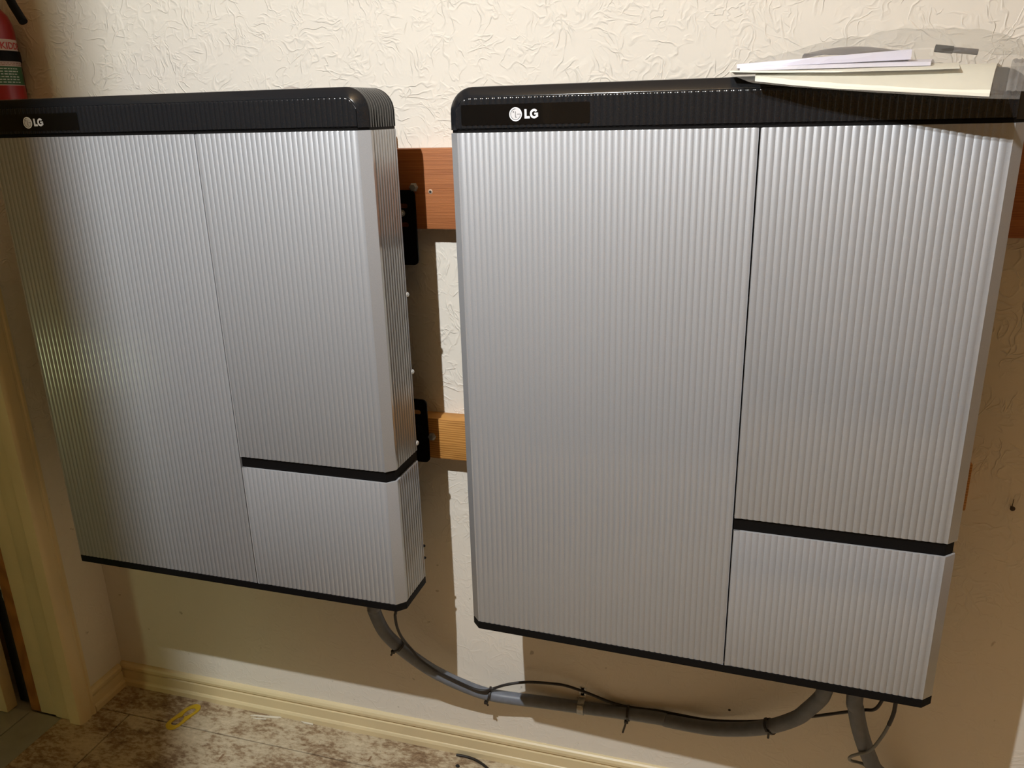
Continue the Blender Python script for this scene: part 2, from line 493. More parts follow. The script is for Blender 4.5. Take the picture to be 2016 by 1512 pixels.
# skirting
def skirting(x0, x1, along):
    prof = [(0, 0.0), (-0.0150, 0.0), (-0.0150, 0.013), (-0.0125, 0.0185), (-0.0105, 0.020), (-0.0105, 0.0435), (-0.0062, 0.0452),
            (-0.0062, 0.0480), (-0.0100, 0.0500), (-0.0105, 0.0570), (-0.0080, 0.0625), (-0.0045, 0.0652), (0, 0.0660)]
    bm = bmesh.new()
    if along == 'x':
        rows = [[Vector((x, d, z)) for d, z in prof] for x in (x0, x1)]
    else:
        rows = [[Vector((XL - d, y, z)) for d, z in prof] for y in (x0, x1)]
    V = grid(bm, rows)
    bm.faces.new(V[0]); bm.faces.new(V[-1][::-1])
    return bm
struct('baseboard_back', skirting(XL + 0.0005, XR, 'x'), M_TRIM, angle=18)
struct('baseboard_left', skirting(-0.0155, -0.1185, 'y'), M_TRIM, angle=18)

# door casing on the room side, jamb, bare stud edge, plain black strip in the gap, far jamb
bm = bmesh.new()
prof = [(-0.1185, 0.0), (-0.1185, 0.011), (-0.122, 0.0155), (-0.128, 0.0155), (-0.131, 0.0125), (-0.136, 0.0125), (-0.140, 0.0165),
        (-0.160, 0.0165), (-0.1655, 0.0145), (-0.1695, 0.0105), (-0.1705, 0.0), (-0.1705, -0.02), (-0.1450, -0.02)]
rows = [[Vector((XL + d, y, z)) for y, d in prof] for z in (0.0, 2.12)]
V = grid(bm, rows); bm.faces.new(V[-1]); bm.faces.new(V[0][::-1])
struct('trim_1', bm, M_TRIM, angle=30)
bm = bmesh.new()
add_box(bm, (XL - 0.073, -0.1615, 0), (XL - 0.0195, -0.1452, 2.08), 0.002)
add_box(bm, (XJ, -0.1570, 0), (XL - 0.0735, -0.1452, 2.08), 0.0015)
struct('trim_2', bm, M_TRIM, angle=30)
struct('trim_3', box((XJ - 0.032, -0.1560, 0), (XJ - 0.0005, -0.10, 2.08), 0.001), M_STUD, angle=30)
struct('trim_4', box((XJ - 0.090, -0.1350, 0), (XJ - 0.0325, -0.08, 2.08), 0.001), M_FLATBLACK, angle=30)
struct('trim_5', box((-1.60, -0.182, 0.0), (-1.297, -0.1515, 2.06), 0.002), M_TRIM, angle=30)
# unseen upright slab, added to keep the lamp's light off the left corner
struct('added_light_block', box((XL, DY1 - 0.06, 0), (-0.1525, DY1, ZC)), M_ROOM, smooth=False)

# ------------------------------------------------------------------ wall boards
upper = obj('wooden_board', box((-0.94, -0.040, 1.2130), (1.25, -0.0005, 1.3545), 0.002), M_CEDAR, angle=30)
tag(upper, 'wide red-brown stained board screwed to the wall behind the tops of both cabinets', 'board')
lower = obj('wooden_board', box((-0.94, -0.040, 0.7575), (0.8085, -0.0005, 0.8430), 0.0025), M_PINE, angle=30)
tag(lower, 'narrow honey-coloured pine board fixed low on the wall behind both cabinets', 'board')

def bolt_bm(c, r=0.0078):
    bm = bmesh.new()
    add_lathe(bm, [(0.002, 0), (r * 1.08, 0), (r * 1.08, -0.0012), (r * 0.95, -0.0016), (r * 0.95, -0.005), (r * 0.7, -0.0065), (0.001, -0.0068)], c, 'Y', 6)
    return bm
for par, px, py in ((upper, 814.5, 368.5), (lower, 850.5, 859.5)):
    c = at(px, py, -0.041); c.y = -0.0398
    o = obj('bolt', bolt_bm(c), M_BOLT, par, angle=20); o['label'] = 'grey hexagon bolt head'
bm = bmesh.new()
c = at(847, 377.5, -0.041); c.y = -0.0402
add_lathe(bm, [(0.0022, 0.0004), (0.0024, -0.0012), (0.0034, -0.0006), (0.0044, 0.0002)], c, 'Y', 11)
o = obj('plugged_hole', bm, mat('chipped_wood_rim', (0.50, 0.36, 0.26), 0.8, noise=(300, 0.2)), upper); o['label'] = 'white rimmed screw hole'
bm = bmesh.new(); add_lathe(bm, [(0.0001, -0.0011), (0.0022, -0.0010), (0.0022, 0.0)], c, 'Y', 10)
obj('hole', bm, M_FLATBLACK, o)

# ------------------------------------------------------------------ battery cabinets
W, H, D = 0.744, 0.907, 0.105
CH = 0.0147
ZT, Z1, Z0, ZB = 0.8440, 0.2793, 0.2590, 0.0145
XD = 0.4380
PITCH = 0.00906

def ribs_line(a, b, depth=0.00098, seg=8, flat0=0.002, flat1=0.002):
    """(position, depth) samples of rounded ribs between a and b"""
    n = max(1, round((b - a - flat0 - flat1) / PITCH))
    p = (b - a - flat0 - flat1) / n
    out = [(a, 0.0)] if flat0 > 0 else []
    for i in range(n):
        for k in range(seg):
            s = k / seg
            out.append((a + flat0 + (i + s) * p, depth * (2 * s - 1) ** 2))
    out.append((b - flat1, depth))
    if flat1 > 0: out.append((b, 0.0))
    return out

def plan_contour(x0, x1, left_round, right_round):
    """plan outline (x, y) of a cover: side, chamfer, ribbed front, chamfer, side"""
    pts = []
    if left_round:
        pts += [(0.0 + d, y) for y, d in reversed(ribs_line(CH + 0.008, D - 0.004, 0.0009, flat0=0.0015, flat1=0.0015))]
        pts = [(0.0, D)] + pts + [(0.0, CH)]
        fx0 = CH
    else:
        pts += [(x0, 0.008)]
        fx0 = x0
    fx1 = W - CH if right_round else x1
    if left_round: pts += [(fx0, 0.0)]
    pts += [(x, d) for x, d in ribs_line(fx0, fx1, flat0=0.0022 if left_round else 0.0008, flat1=0.005 if right_round else 0.0008)][(1 if left_round else 0):]
    if right_round:
        pts += [(W, CH)] + [(W - d, y) for y, d in ribs_line(CH + 0.008, D - 0.004, 0.0009, flat0=0.0015, flat1=0.0015)] + [(W, D)]
    else:
        pts += [(x1, 0.008)]
    # drop doubles
    out = [pts[0]]
    for q in pts[1:]:
        if (q[0] - out[-1][0]) ** 2 + (q[1] - out[-1][1]) ** 2 > 1e-10: out.append(q)
    return out

def inset(pts, d):
    n = len(pts); out = []
    for i in range(n):
        a, b = Vector(pts[max(i - 1, 0)]), Vector(pts[min(i + 1, n - 1)])
        t = (b - a).normalized()
        nrm = Vector((-t.y, t.x))          # towards the inside (contour runs left to right along the front)
        out.append(tuple(Vector(pts[i]) + nrm * d))
    return out

def cover(pts, z0, z1, bev=0.0013, ledge=0.010):
    bm = bmesh.new()
    rows = []
    for z, d in ((z0, ledge), (z0, bev), (z0 + bev * 0.3, bev * 0.3), (z0 + bev, 0), ((z0 + z1) / 2, 0), (z1 - bev, 0), (z1 - bev * 0.3, bev * 0.3), (z1, bev), (z1, ledge)):
        q = inset(pts, d) if d else pts
        rows.append([Vector((x, y, z)) for x, y in q])
    grid(bm, rows)
    return bm

# rounded outline of the cap, in elevation
def cap_path(off, n=9):
    R_ = 0.036 - off
    pts = [(off, 0.848), (off, 0.862)]
    for k in range(n + 1):
        a = PI - (PI / 2) * k / n
        pts.append((off + R_ + R_ * math.cos(a), H - off - R_ + R_ * math.sin(a)))
    m = 8
    for k in range(1, m):
        pts.append((0.036 + (W - 0.072) * k / m, H - off))
    for k in range(n + 1):
        a = PI / 2 - (PI / 2) * k / n
        pts.append((W - off - R_ + R_ * math.cos(a), H - off - R_ + R_ * math.sin(a)))
    pts += [(W - off, 0.862), (W - off, 0.848)]
    return pts

def build_cap():
    bm = bmesh.new()
    rows = []
    def row(off, y): rows.append([Vector((x, y, z)) for x, z in cap_path(off)])
    row(CH + 0.0030, 0.0042); row(CH + 0.0004, 0.0022); row(CH - 0.0002, 0.0016); row(CH - 0.0010, 0.0018)
    row(0.0012, CH - 0.0012); row(0.0003, CH - 0.0002); row(0.0, CH + 0.0008)
    for y, d in ribs_line(CH + 0.006, D - 0.002, 0.0011, seg=6, flat0=0.001, flat1=0.001):
        row(d, y)
    row(0.0, D); row(0.030, D + 0.0005); row(0.030, 0.13)
    grid(bm, rows)
    V = [bm.verts.new(p) for p in [Vector((x, 0.13, z)) for x, z in cap_path(0.030)]]
    bm.faces.new(V)
    # underside
    bm.faces.new([bm.verts.new(Vector(p)) for p in ((0.001, CH, 0.8482), (CH, 0.001, 0.8482), (W - CH, 0.001, 0.8482), (W - 0.001, CH, 0.8482), (W - 0.001, D, 0.8482), (0.001, D, 0.8482))])
    # ribbed front face inside the chamfer
    def top_at(x):
        r = 0.0215; lo_, hi = CH, W - CH
        e = min(x - lo_, hi - x)
        return H - CH - (r - math.sqrt(max(0, r * r - (r - e) ** 2)) if e < r else 0)
    xs = ribs_line(CH, W - CH, 0.0010, seg=8, flat0=0.0055, flat1=0.0055)
    cols = [[] for _ in range(7)]
    for x, d in xs:
        z = top_at(min(max(x, CH + 0.0008), W - CH - 0.0008)) + 0.0002
        for c, (zz, yy) in zip(cols, ((0.8490, d + 0.002), (0.8500, d), (max(z - 0.0040, 0.8505), d), (max(z - 0.0022, 0.8506), d + 0.0002), (max(z - 0.0010, 0.8507), d + 0.0008), (max(z - 0.0003, 0.8508), d + 0.0016), (max(z, 0.8509), d + 0.0028))):
            c.append(Vector((x, yy, zz)))
    grid(bm, cols)
    return bm

def letter_L(h, s): return [[(0, 0), (0.62 * h, 0), (0.62 * h, s), (s, s), (s, h), (0, h)]]
def arc_band(cx, cz, r0, r1, a0, a1, n=24, sx=1.0):
    o = [(cx + sx * r1 * math.cos(math.radians(a0 + (a1 - a0) * k / n)), cz + r1 * math.sin(math.radians(a0 + (a1 - a0) * k / n))) for k in range(n + 1)]
    i = [(cx + sx * r0 * math.cos(math.radians(a0 + (a1 - a0) * k / n)), cz + r0 * math.sin(math.radians(a0 + (a1 - a0) * k / n))) for k in range(n + 1)]
    return o + i[::-1]

def flat_parts(polys, ox, oz, y, thick):
    bm = bmesh.new()
    for p in polys:
        # triangulate-safe prism: band polygons are split into quads
        n = len(p)
        if n > 20 and n % 2 == 0:
            h = n // 2
            for k in range(h - 1):
                q = [p[k], p[k + 1], p[n - 2 - k], p[n - 1 - k]]
                add_prism(bm, q, lambda u, v, w: Vector((ox + u, y + w, oz + v)), -thick)
        else:
            add_prism(bm, p, lambda u, v, w: Vector((ox + u, y + w, oz + v)), -thick)
    return bm

def disc(cx, cz, r, n=36): return [[(cx, cz)] and [(cx + r * math.cos(2 * PI * k / n), cz + r * math.sin(2 * PI * k / n)) for k in range(n)]][0]

def make_cabinet():
    t = thing('battery_cabinet', 'silver ribbed wall-mounted battery cabinet on the left, beside the door casing', 'battery cabinet', group='wall-mounted battery cabinets')
    obj('door_panel', cover(plan_contour(0, XD - 0.0009, True, False), ZB, ZT), M_SILVER, t)
    obj('upper_panel', cover(plan_contour(XD + 0.0009, W, False, True), Z1, ZT), M_SILVER, t)
    obj('lower_panel', cover(plan_contour(XD + 0.0009, W, False, True), ZB, Z0), M_SILVER, t)
    bm = bmesh.new()
    r0 = 0.0035
    pl_ = [(XD + 0.0009, 0.03), (XD + 0.0009, r0), (W - CH - 0.001, r0), (W - r0, CH + 0.001), (W - r0, D - 0.002)]
    grid(bm, [[Vector((x, y, z)) for x, y in pl_] for z in (Z0 - 0.004, Z1 + 0.004)])
    obj('handle_slot', bm, M_BLACKM, t)
    c = obj('top_cap', build_cap(), M_BLACK, t, angle=40)
    # gasket under the cap
    bm = bmesh.new()
    gl = [(0.002, D), (0.002, CH + 0.001), (CH + 0.001, 0.002), (W - CH - 0.001, 0.002), (W - 0.002, CH + 0.001), (W - 0.002, D)]
    grid(bm, [[Vector((x, y, z)) for x, y in gl] for z in (0.8425, 0.8495)])
    obj('gasket', bm, M_BLACKM, t)
    # nameplate with emblem and letters
    n = obj('nameplate', (lambda b: (add_prism(b, rrect(0.0226, 0.8543, 0.2125, 0.8822, 0.002), lambda u, v, w: Vector((u, 0.0006 + w, v)), -0.0010), b)[1])(bmesh.new()), M_PANEL, t, angle=30)
    yf = -0.0004
    ex, ez, er = 0.1054, 0.8680, 0.0094
    e = obj('emblem', flat_parts([disc(ex, ez, er)], 0, 0, yf, 0.0003), M_GREYP, n)
    e['label'] = 'round pale emblem'
    obj('emblem_rim', flat_parts([arc_band(ex, ez, er * 0.86, er * 1.0, 0, 359.99, 40)], 0, 0, yf - 0.0003, 0.0002), M_WHITE, n)
    lines = [arc_band(ex, ez, er * 0.735, er * 0.80, 92, 358, 36),
             [(ex + er * 0.22, ez - er * 0.03), (ex + er * 0.78, ez - er * 0.03), (ex + er * 0.78, ez + er * 0.04), (ex + er * 0.22, ez + er * 0.04)],
             [(ex - er * 0.06, ez - er * 0.40), (ex + er * 0.02, ez - er * 0.40), (ex + er * 0.02, ez + er * 0.42), (ex - er * 0.06, ez + er * 0.42)],
             [(ex - er * 0.06, ez - er * 0.46), (ex + er * 0.22, ez - er * 0.46), (ex + er * 0.22, ez - er * 0.39), (ex - er * 0.06, ez - er * 0.39)],
             disc(ex - er * 0.34, ez + er * 0.34, er * 0.10, 14)]
    obj('emblem_line', flat_parts(lines, 0, 0, yf - 0.0003, 0.0002), M_DARKP, n)
    lh, ls = 0.0124, 0.0031
    obj('letter', flat_parts(letter_L(lh, ls), 0.1186, 0.8620, yf, 0.0004), M_WHITE, n)
    gx, gz, gr = 0.1327, 0.8682, 0.0064
    G = [arc_band(gx, gz, gr - 0.0030, gr, 42, 322, 26, 0.95),
         [(gx + 0.0002, gz - 0.0012), (gx + 0.0058, gz - 0.0012), (gx + 0.0058, gz + 0.0012), (gx + 0.0002, gz + 0.0012)],
         [(gx + 0.0030, gz - 0.0048), (gx + 0.0058, gz - 0.0040), (gx + 0.0058, gz + 0.0), (gx + 0.0030, gz + 0.0)]]
    obj('letter', flat_parts(G, 0, 0, yf, 0.0004), M_WHITE, n)
    # bottom tray
    bm = bmesh.new()
    tr = [(0.0, D), (0.0, CH), (CH, 0.0), (W - CH, 0.0), (W, CH), (W, D)]
    rows = [[Vector((x, y, z)) for x, y in (inset(tr, d) if d else tr)] for z, d in ((0.0, 0.001), (0.0008, 0.0), (0.0140, 0.0), (0.0150, 0.004))]
    V = grid(bm, rows); bm.faces.new(V[0][::-1])
    add_box(bm, (0.062, D - 0.001, 0.001), (W - 0.062, 0.2195, 0.012))
    obj('bottom_tray', bm, M_BLACKM, t, angle=30)
    # rear chassis
    bm = bmesh.new()
    add_box(bm, (0.004, 0.06, 0.012), (W - 0.004, D + 0.0055, 0.86))
    add_box(bm, (0.066, D + 0.005, 0.012), (W - 0.066, 0.2170, 0.86), 0.004)
    obj('rear_chassis', bm, M_BLACKM, t, angle=30)
    for z in (0.570, 0.430, 0.293, 0.080, 0.054):
        r = 0.0048 if z > 0.2 else 0.0028
        for s in (-1, 1):
            bm = bmesh.new()
            cx = W - 0.002 if s > 0 else 0.002
            add_lathe(bm, [(r, 0), (r, s * 0.0015), (r * 0.8, s * 0.0034), (r * 0.4, s * 0.0046), (0.0002, s * 0.0049)], (cx, D + 0.0025 + 0.0, z), 'X', 16)
            obj('screw', bm, M_ZINC if z > 0.2 else M_BLACKM, t)
    return t

cab = make_cabinet()
cab.location = (-0.87421, -0.2627, 0.5472); cab.rotation_euler = (0, 0, -0.00435)
def copy_tree(o, parent=None):
    c = o.copy(); COL.objects.link(c)
    if parent: c.parent = parent
    for ch in list(o.children): copy_tree(ch, c)
    return c
cab2 = copy_tree(cab)
cab2.location = (0.0, -0.266, 0.5405); cab2.rotation_euler = (0, 0, -0.0301)
cab2['label'] = 'silver ribbed wall-mounted battery cabinet on the right, with the plastic bag of papers on top'

# ------------------------------------------------------------------ mounting brackets beside the left cabinet
def bracket(z0, z1, x1, slots, washer, label):
    t = thing('mounting_bracket', label, 'bracket', (x1, -0.0405, (z0 + z1) / 2), 0, 'black brackets holding the left cabinet')
    bm = bmesh.new()
    h = (z1 - z0) / 2
    w = 0.060
    # plate with slot openings: build from strips around the slots
    f = lambda u, v, d: Vector((u, d, v))
    outer = rrect(-w, -h, 0, h, 0.010)
    zs = sorted(slots)
    av = [bm.verts.new(f(u, v, -0.004)) for u, v in outer]
    edges = [bm.edges.new((av[i], av[(i + 1) % len(av)])) for i in range(len(av))]
    for (sx0, sx1, sz, sh) in slots:
        sl = rrect(sx0, sz - sh, sx1, sz + sh, sh * 0.98)
        vv = [bm.verts.new(f(u, v, -0.004)) for u, v in sl]
        edges += [bm.edges.new((vv[i], vv[(i + 1) % len(vv)])) for i in range(len(vv))]
    bmesh.ops.triangle_fill(bm, use_beauty=True, edges=edges)
    r = bmesh.ops.extrude_face_region(bm, geom=list(bm.faces))
    for v in r['geom']:
        if isinstance(v, bmesh.types.BMVert): v.co.y = -0.0002
    obj('plate', bm, M_BLACKM, t, angle=30)
    if washer:
        wx, wz, wr, m = washer
        bm = bmesh.new(); add_lathe(bm, [(0.001, -0.0041), (wr, -0.0041), (wr, -0.0058), (wr * 0.55, -0.0062), (wr * 0.5, -0.0105), (0.001, -0.011)], (wx, 0, wz), 'Y', 18)
        obj('washer_bolt', bm, m, t)
    return t
bracket(1.147, 1.283, -0.1545, [(-0.045, -0.0145, 0.040, 0.0044), (-0.045, -0.0145, 0.006, 0.0044)], (-0.0265, 0.027, 0.0062, M_ZINC),
        'black slotted steel bracket on the wide red-brown board beside the left cabinet')
bracket(0.749, 0.882, -0.1565, [(-0.045, -0.0130, 0.0395, 0.0050)], (-0.0185, 0.0045, 0.0105, M_BLACK),
        'black slotted steel bracket on the narrow pine board beside the left cabinet')

# ------------------------------------------------------------------ conduits, cables, ties, strap
def px_path(lst): return [at(x, y, d) for x, y, d in lst]
CP = [(735, 1190, -.130), (737, 1203, -.128), (755, 1241, -.118), (781, 1269, -.108), (819, 1299, -.092), (858, 1324, -.075), (908, 1348, -.056), (958, 1366, -.042),
      (1017, 1376, -.030), (1059, 1381, -.024), (1144, 1392.6, -.0165), (1217, 1402, -.0175), (1297, 1414, -.022), (1319, 1420, -.025), (1398, 1434, -.042), (1458, 1436, -.060), (1517, 1430, -.080),
      (1567, 1414, -.100), (1589, 1398.5, -.112), (1615, 1375, -.125), (1623, 1361, -.130)]
cpts = px_path(CP)
cpts = [Vector((cpts[0].x - 0.004, -0.132, 0.5471))] + cpts + [Vector((cpts[-1].x + 0.010, -0.134, 0.475)), Vector((cpts[-1].x + 0.014, -0.136, 0.5404))]
CR = 0.0138
csm = catmull(cpts, 24)
def conduit(name, sm, label, r=CR):
    pts = resample(sm, 0.0015)
    t = bmesh.new(); add_tube(t, pts, lambda i: r if (i % 2) else r - 0.0008, 14)
    o = obj(name, t, M_CONDUIT, angle=80)
    return tag(o, label, 'conduit')
conduit('conduit', csm, 'grey flexible conduit sagging along the wall between the two cabinets')
C2 = px_path([(1683, 1372, -.130), (1685, 1395, -.128), (1690, 1425, -.122), (1699, 1458, -.112), (1711, 1490, -.098), (1726, 1518, -.080)])
C2 = [Vector((C2[0].x + 0.002, -0.131, 0.5404))] + C2 + [Vector((C2[-1].x + 0.05, -0.045, C2[-1].z - 0.06)), Vector((C2[-1].x + 0.075, -0.012, C2[-1].z - 0.085)), Vector((C2[-1].x + 0.085, -0.0005, C2[-1].z - 0.095))]
c2sm = catmull(C2, 24)
conduit('conduit', c2sm, 'grey flexible conduit dropping from the right cabinet toward the floor', 0.0142)

def nearest(sm, px, py, Y0):
    best = None
    for i, p in enumerate(sm):
        v = RM.transposed() @ (p - CAM)
        sx, sy = 1008 - FPX * v.x / v.z, 756 + FPX * v.y / v.z
        d = (sx - px) ** 2 + (sy - py) ** 2
        if best is None or d < best[0]: best = (d, i)
    i = best[1]
    return sm[i], (sm[min(i + 2, len(sm) - 1)] - sm[max(i - 2, 0)]).normalized()

# long black signal cable strapped to the conduit
def off(px, py, extra):
    p, t = nearest(csm, px, py, 0)
    return (px, py, p.y - extra)
K = [(779, 1199, -.150), (778, 1212, -.150), (781, 1232, -.146), (788, 1250, -.136), off(799, 1266, .016), off(812, 1281, .016), off(826, 1297.5, .016), off(858, 1320.5, .015), off(888, 1336, .015),
     off(918, 1350, .015), off(938, 1358, .016), off(956, 1360, .015), (970, 1356, -.046), (997, 1348, -.042), (1037, 1343, -.034), (1088, 1346, -.026), (1118, 1351, -.022), (1158, 1365, -.018),
     (1198, 1381, -.014), (1227, 1389.6, -.012), (1257, 1394.5, -.012), (1297, 1399.5, -.011), (1340, 1408, -.010), (1400, 1418, -.010), (1480, 1420, -.020), (1560, 1414, -.050), (1607, 1409.5, -.075), (1664, 1402, -.100), (1700, 1398, -.116), (1733, 1385, -.130)]
kp = px_path(K)
kp = [Vector((kp[0].x, kp[0].y, 0.5471))] + kp + [Vector((kp[-1].x + 0.02, -0.135, 0.5395))]
ksm = catmull(kp, 10)
bm = bmesh.new(); add_tube(bm, ksm, 0.0030, 10)
tag(obj('signal_cable', bm, M_CABLE, angle=80), 'thin black cable strapped along the sagging conduit between the cabinets', 'cable')

# cable dropping from the right cabinet, black sleeve then grey
K2a = px_path([(1763, 1386, -.150), (1760, 1402, -.150), (1755, 1416, -.149), (1750, 1427, -.147)])
K2a = [Vector((K2a[0].x + .002, -0.150, 0.5404))] + K2a
K2b = px_path([(1750, 1427, -.147), (1741, 1443, -.143), (1730, 1459, -.138), (1720, 1471, -.133), (1708, 1480, -.128), (1690, 1484.5, -.120), (1676, 1489, -.106), (1672, 1494, -.096), (1677, 1498, -.086), (1690, 1501, -.076), (1702, 1506, -.074), (1716, 1520, -.066), (1728, 1536, -.058)])
t = thing('hanging_cable', 'thin cable with grey jacket and black end looping around the conduit under the right cabinet', 'cable', (K2a[0].x, K2a[0].y, K2a[0].z))
org = t.location.copy()
bm = bmesh.new(); add_tube(bm, [p - org for p in catmull(K2a, 8)], 0.0034, 10); o = obj('sleeve', bm, M_CABLE, t, angle=80); o['label'] = 'black end sleeve'
bm = bmesh.new(); add_tube(bm, [p - org for p in catmull(K2b, 8)], 0.0029, 10); o = obj('jacket', bm, M_GCABLE, t, angle=80); o['label'] = 'grey cable jacket'

def cable_tie(px, py, label, tail_px, head_px, r=CR):
    p, tdir = nearest(csm, px, py, 0)
    t = thing('cable_tie', label, 'cable tie', p, 0, 'black cable ties around the sagging conduit')
    view = (CAM - p).normalized()
    s = tdir.cross(view).normalized(); u = s.cross(tdir).normalized()
    bm = bmesh.new()
    rows = []
    nseg = 28
    for k in range(nseg):
        a = 2 * PI * k / nseg
        bulge = 1.0 + (0.22 if math.cos(a - 1.9) > 0.7 else 0)
        d = s * math.cos(a) + u * math.sin(a)
        rows.append([d * (r + 0.0002) * bulge - tdir * 0.0022, d * (r + 0.0017) * bulge - tdir * 0.0022, d * (r + 0.0017) * bulge + tdir * 0.0022, d * (r + 0.0002) * bulge + tdir * 0.0022])
    grid(bm, rows, closed_u=True, closed_v=True)
    obj('band', bm, M_CABLE, t, angle=50)
    hy = p.y - r * 0.75
    hp = at(*head_px, hy) - p
    bm = bmesh.new()
    add_box(bm, hp - Vector((0.0042, 0.003, 0.0035)), hp + Vector((0.0042, 0.003, 0.0035)), 0.001)
    obj('head', bm, M_CABLE, t, angle=40)
    tp = at(*tail_px, hy) - p
    bm = bmesh.new(); add_tube(bm, [hp, hp.lerp(tp, .5), tp], 0.0022, 6)
    obj('tail', bm, M_CABLE, t, angle=50)
    return t
cable_tie(785, 1270, 'black cable tie nearest the left cabinet, at the steep end of the conduit', (770, 1290), (774, 1283))
cable_tie(961, 1370, 'black cable tie second from the left cabinet, left of the metal strap', (961, 1389), (957, 1383))
cable_tie(1236, 1407, 'black cable tie with a long tail, just right of the metal strap', (1226, 1442), (1233, 1421))
cable_tie(1517, 1430, 'black cable tie at the right bend of the conduit, nearest the right cabinet', (1512, 1453), (1514, 1438))

# galvanised half strap
p, td = nearest(csm, 1143, 1391, 0)
t = thing('pipe_strap', 'shiny metal strap holding the conduit to the wall', 'strap', (p.x, 0, p.z))
prof = [(-0.0012, 0.0385), (-0.0012, 0.0185), (-0.0030, 0.0160)]
cy = p.y
for k in range(15):
    a = math.radians(70 - 235 * k / 14)
    prof.append((cy - math.cos(a) * (CR + 0.0012), math.sin(a) * (CR + 0.0012)))
bm = bmesh.new()
hw = 0.0068
rows = []
for (y, z) in prof:
    sl = -0.10
    rows.append([Vector((-hw, y, z - hw * sl * 1.0)), Vector((-hw * .55, y - 0.0005, z)), Vector((hw * .55, y - 0.0005, z)), Vector((hw, y, z + hw * sl))])
grid(bm, rows)
bmesh.ops.solidify(bm, geom=list(bm.faces), thickness=0.0010)
obj('band', bm, M_ZINC, t, angle=40)
bm = bmesh.new(); add_lathe(bm, [(0.0045, 0.0005), (0.0045, -0.001), (0.0030, -0.0028), (0.0002, -0.0032)], (0, -0.0018, 0.0300), 'Y', 14)
obj('screw', bm, M_ZINC, t)

# ------------------------------------------------------------------ fire extinguisher in the corner
EX, EY, ER = -1.037, -0.0600, 0.0480
t = thing('fire_extinguisher', 'red fire extinguisher hanging in the corner above the left cabinet', 'fire extinguisher', (EX, EY, 1.345))
zb = 1.345
bm = bmesh.new()
add_lathe(bm, [(0.020, 0), (0.040, 0.002), (0.0475, 0.010), (ER, 0.018), (ER, 0.243), (0.0465, 0.256), (0.041, 0.272), (0.031, 0.285), (0.018, 0.292), (0.014, 0.297), (0.014, 0.305)], (0, 0, 0), 'Z', 56)
obj('cylinder', bm, M_RED, t, angle=50)
def band_bm(z0, z1, a0, a1, r, n=24, thick=0.0004):
    bm = bmesh.new()
    rows = [[Vector((math.cos(math.radians(a0 + (a1 - a0) * k / n)) * r, math.sin(math.radians(a0 + (a1 - a0) * k / n)) * r, z)) for k in range(n + 1)] for z in (z0, z1)]
    grid(bm, rows)
    return bm
# z of features (photo): label 1.483 - 1.573, strap 1.530 - 1.550, green part 1.483 - 1.521
lab = obj('label_sheet', band_bm(1.487 - zb, 1.572 - zb, -180, 38, ER + 0.0003, 48), M_LABEL, t); lab['label'] = 'white printed label'
obj('label_print', band_bm(1.4885 - zb, 1.5225 - zb, -100, 35, ER + 0.0006, 40), M_GREEN, lab)
bm = bmesh.new()
for i, z in enumerate((1.517, 1.512, 1.507, 1.502, 1.497, 1.492)):
    a = -40
    while a < 8:
        w_ = random.uniform(4, 9)
        b2 = band_bm(z - zb, z + 0.0020 - zb, a, a + w_, ER + 0.0009, 4)
        me = bpy.data.meshes.new('tmp'); b2.to_mesh(me); b2.free(); bm.from_mesh(me); bpy.data.meshes.remove(me)
        a += w_ + random.uniform(1.5, 3)
obj('label_text', bm, M_PALEINK, lab)
bm = bmesh.new()
for i, z in enumerate((1.5445 - 0.0, 1.5275, 1.5245)):
    if i == 0: continue
    a = -60
    while a < 28:
        w_ = random.uniform(4, 9)
        b2 = band_bm(z - zb, z + 0.0014 - zb, a, a + w_, ER + 0.0009, 4)
        me = bpy.data.meshes.new('tmp'); b2.to_mesh(me); b2.free(); bm.from_mesh(me); bpy.data.meshes.remove(me)
        a += w_ + random.uniform(1.5, 3)
obj('small_print', bm, M_GREYINK, lab)
def curved_text(body, size, a_start, z, r, m, parent, name):
    cu = bpy.data.curves.new('tmp_text', 'FONT'); cu.body = body; cu.size = size; cu.resolution_u = 3; cu.offset = size * 0.02
    ob = bpy.data.objects.new('tmp_text', cu); COL.objects.link(ob)
    dg = bpy.context.evaluated_depsgraph_get()
    me = bpy.data.meshes.new_from_object(ob.evaluated_get(dg))
    bpy.data.objects.remove(ob); bpy.data.curves.remove(cu)
    bm = bmesh.new(); bm.from_mesh(me); bpy.data.meshes.remove(me)
    bmesh.ops.subdivide_edges(bm, edges=[e for e in bm.edges if e.calc_length() > size * 0.3], cuts=1)
    for v in bm.verts:
        a = math.radians(a_start) + v.co.x / r
        v.co = Vector((math.cos(a) * r, math.sin(a) * r, z + v.co.y))
    return obj(name, bm, m, parent, smooth=False)
curved_text('KIDDE', 0.0175, -22, 1.5545 - zb, ER + 0.0008, M_REDINK, lab, 'lettering')
sb = bmesh.new()
rows = []
for k in range(40):
    a = 2 * PI * k / 40
    rows.append([Vector((math.cos(a) * rr, math.sin(a) * rr, z)) for rr, z in ((ER + .0005, 1.532 - zb), (ER + .0026, 1.532 - zb), (ER + .0026, 1.551 - zb), (ER + .0005, 1.551 - zb))])
grid(sb, rows, closed_u=True, closed_v=True)
obj('strap', sb, M_BLACKM, t, angle=40)
bm = bmesh.new(); add_lathe(bm, [(0.013, 0.297), (0.019, 0.301), (0.019, 0.327), (0.012, 0.333), (0.010, 0.350)], (0, 0, 0), 'Z', 20)
obj('valve', bm, M_BLACKM, t, angle=40)
h0 = at(46, 43, -0.085) - t.location; h1 = at(9, -12, -0.075) - t.location
bm = bmesh.new()
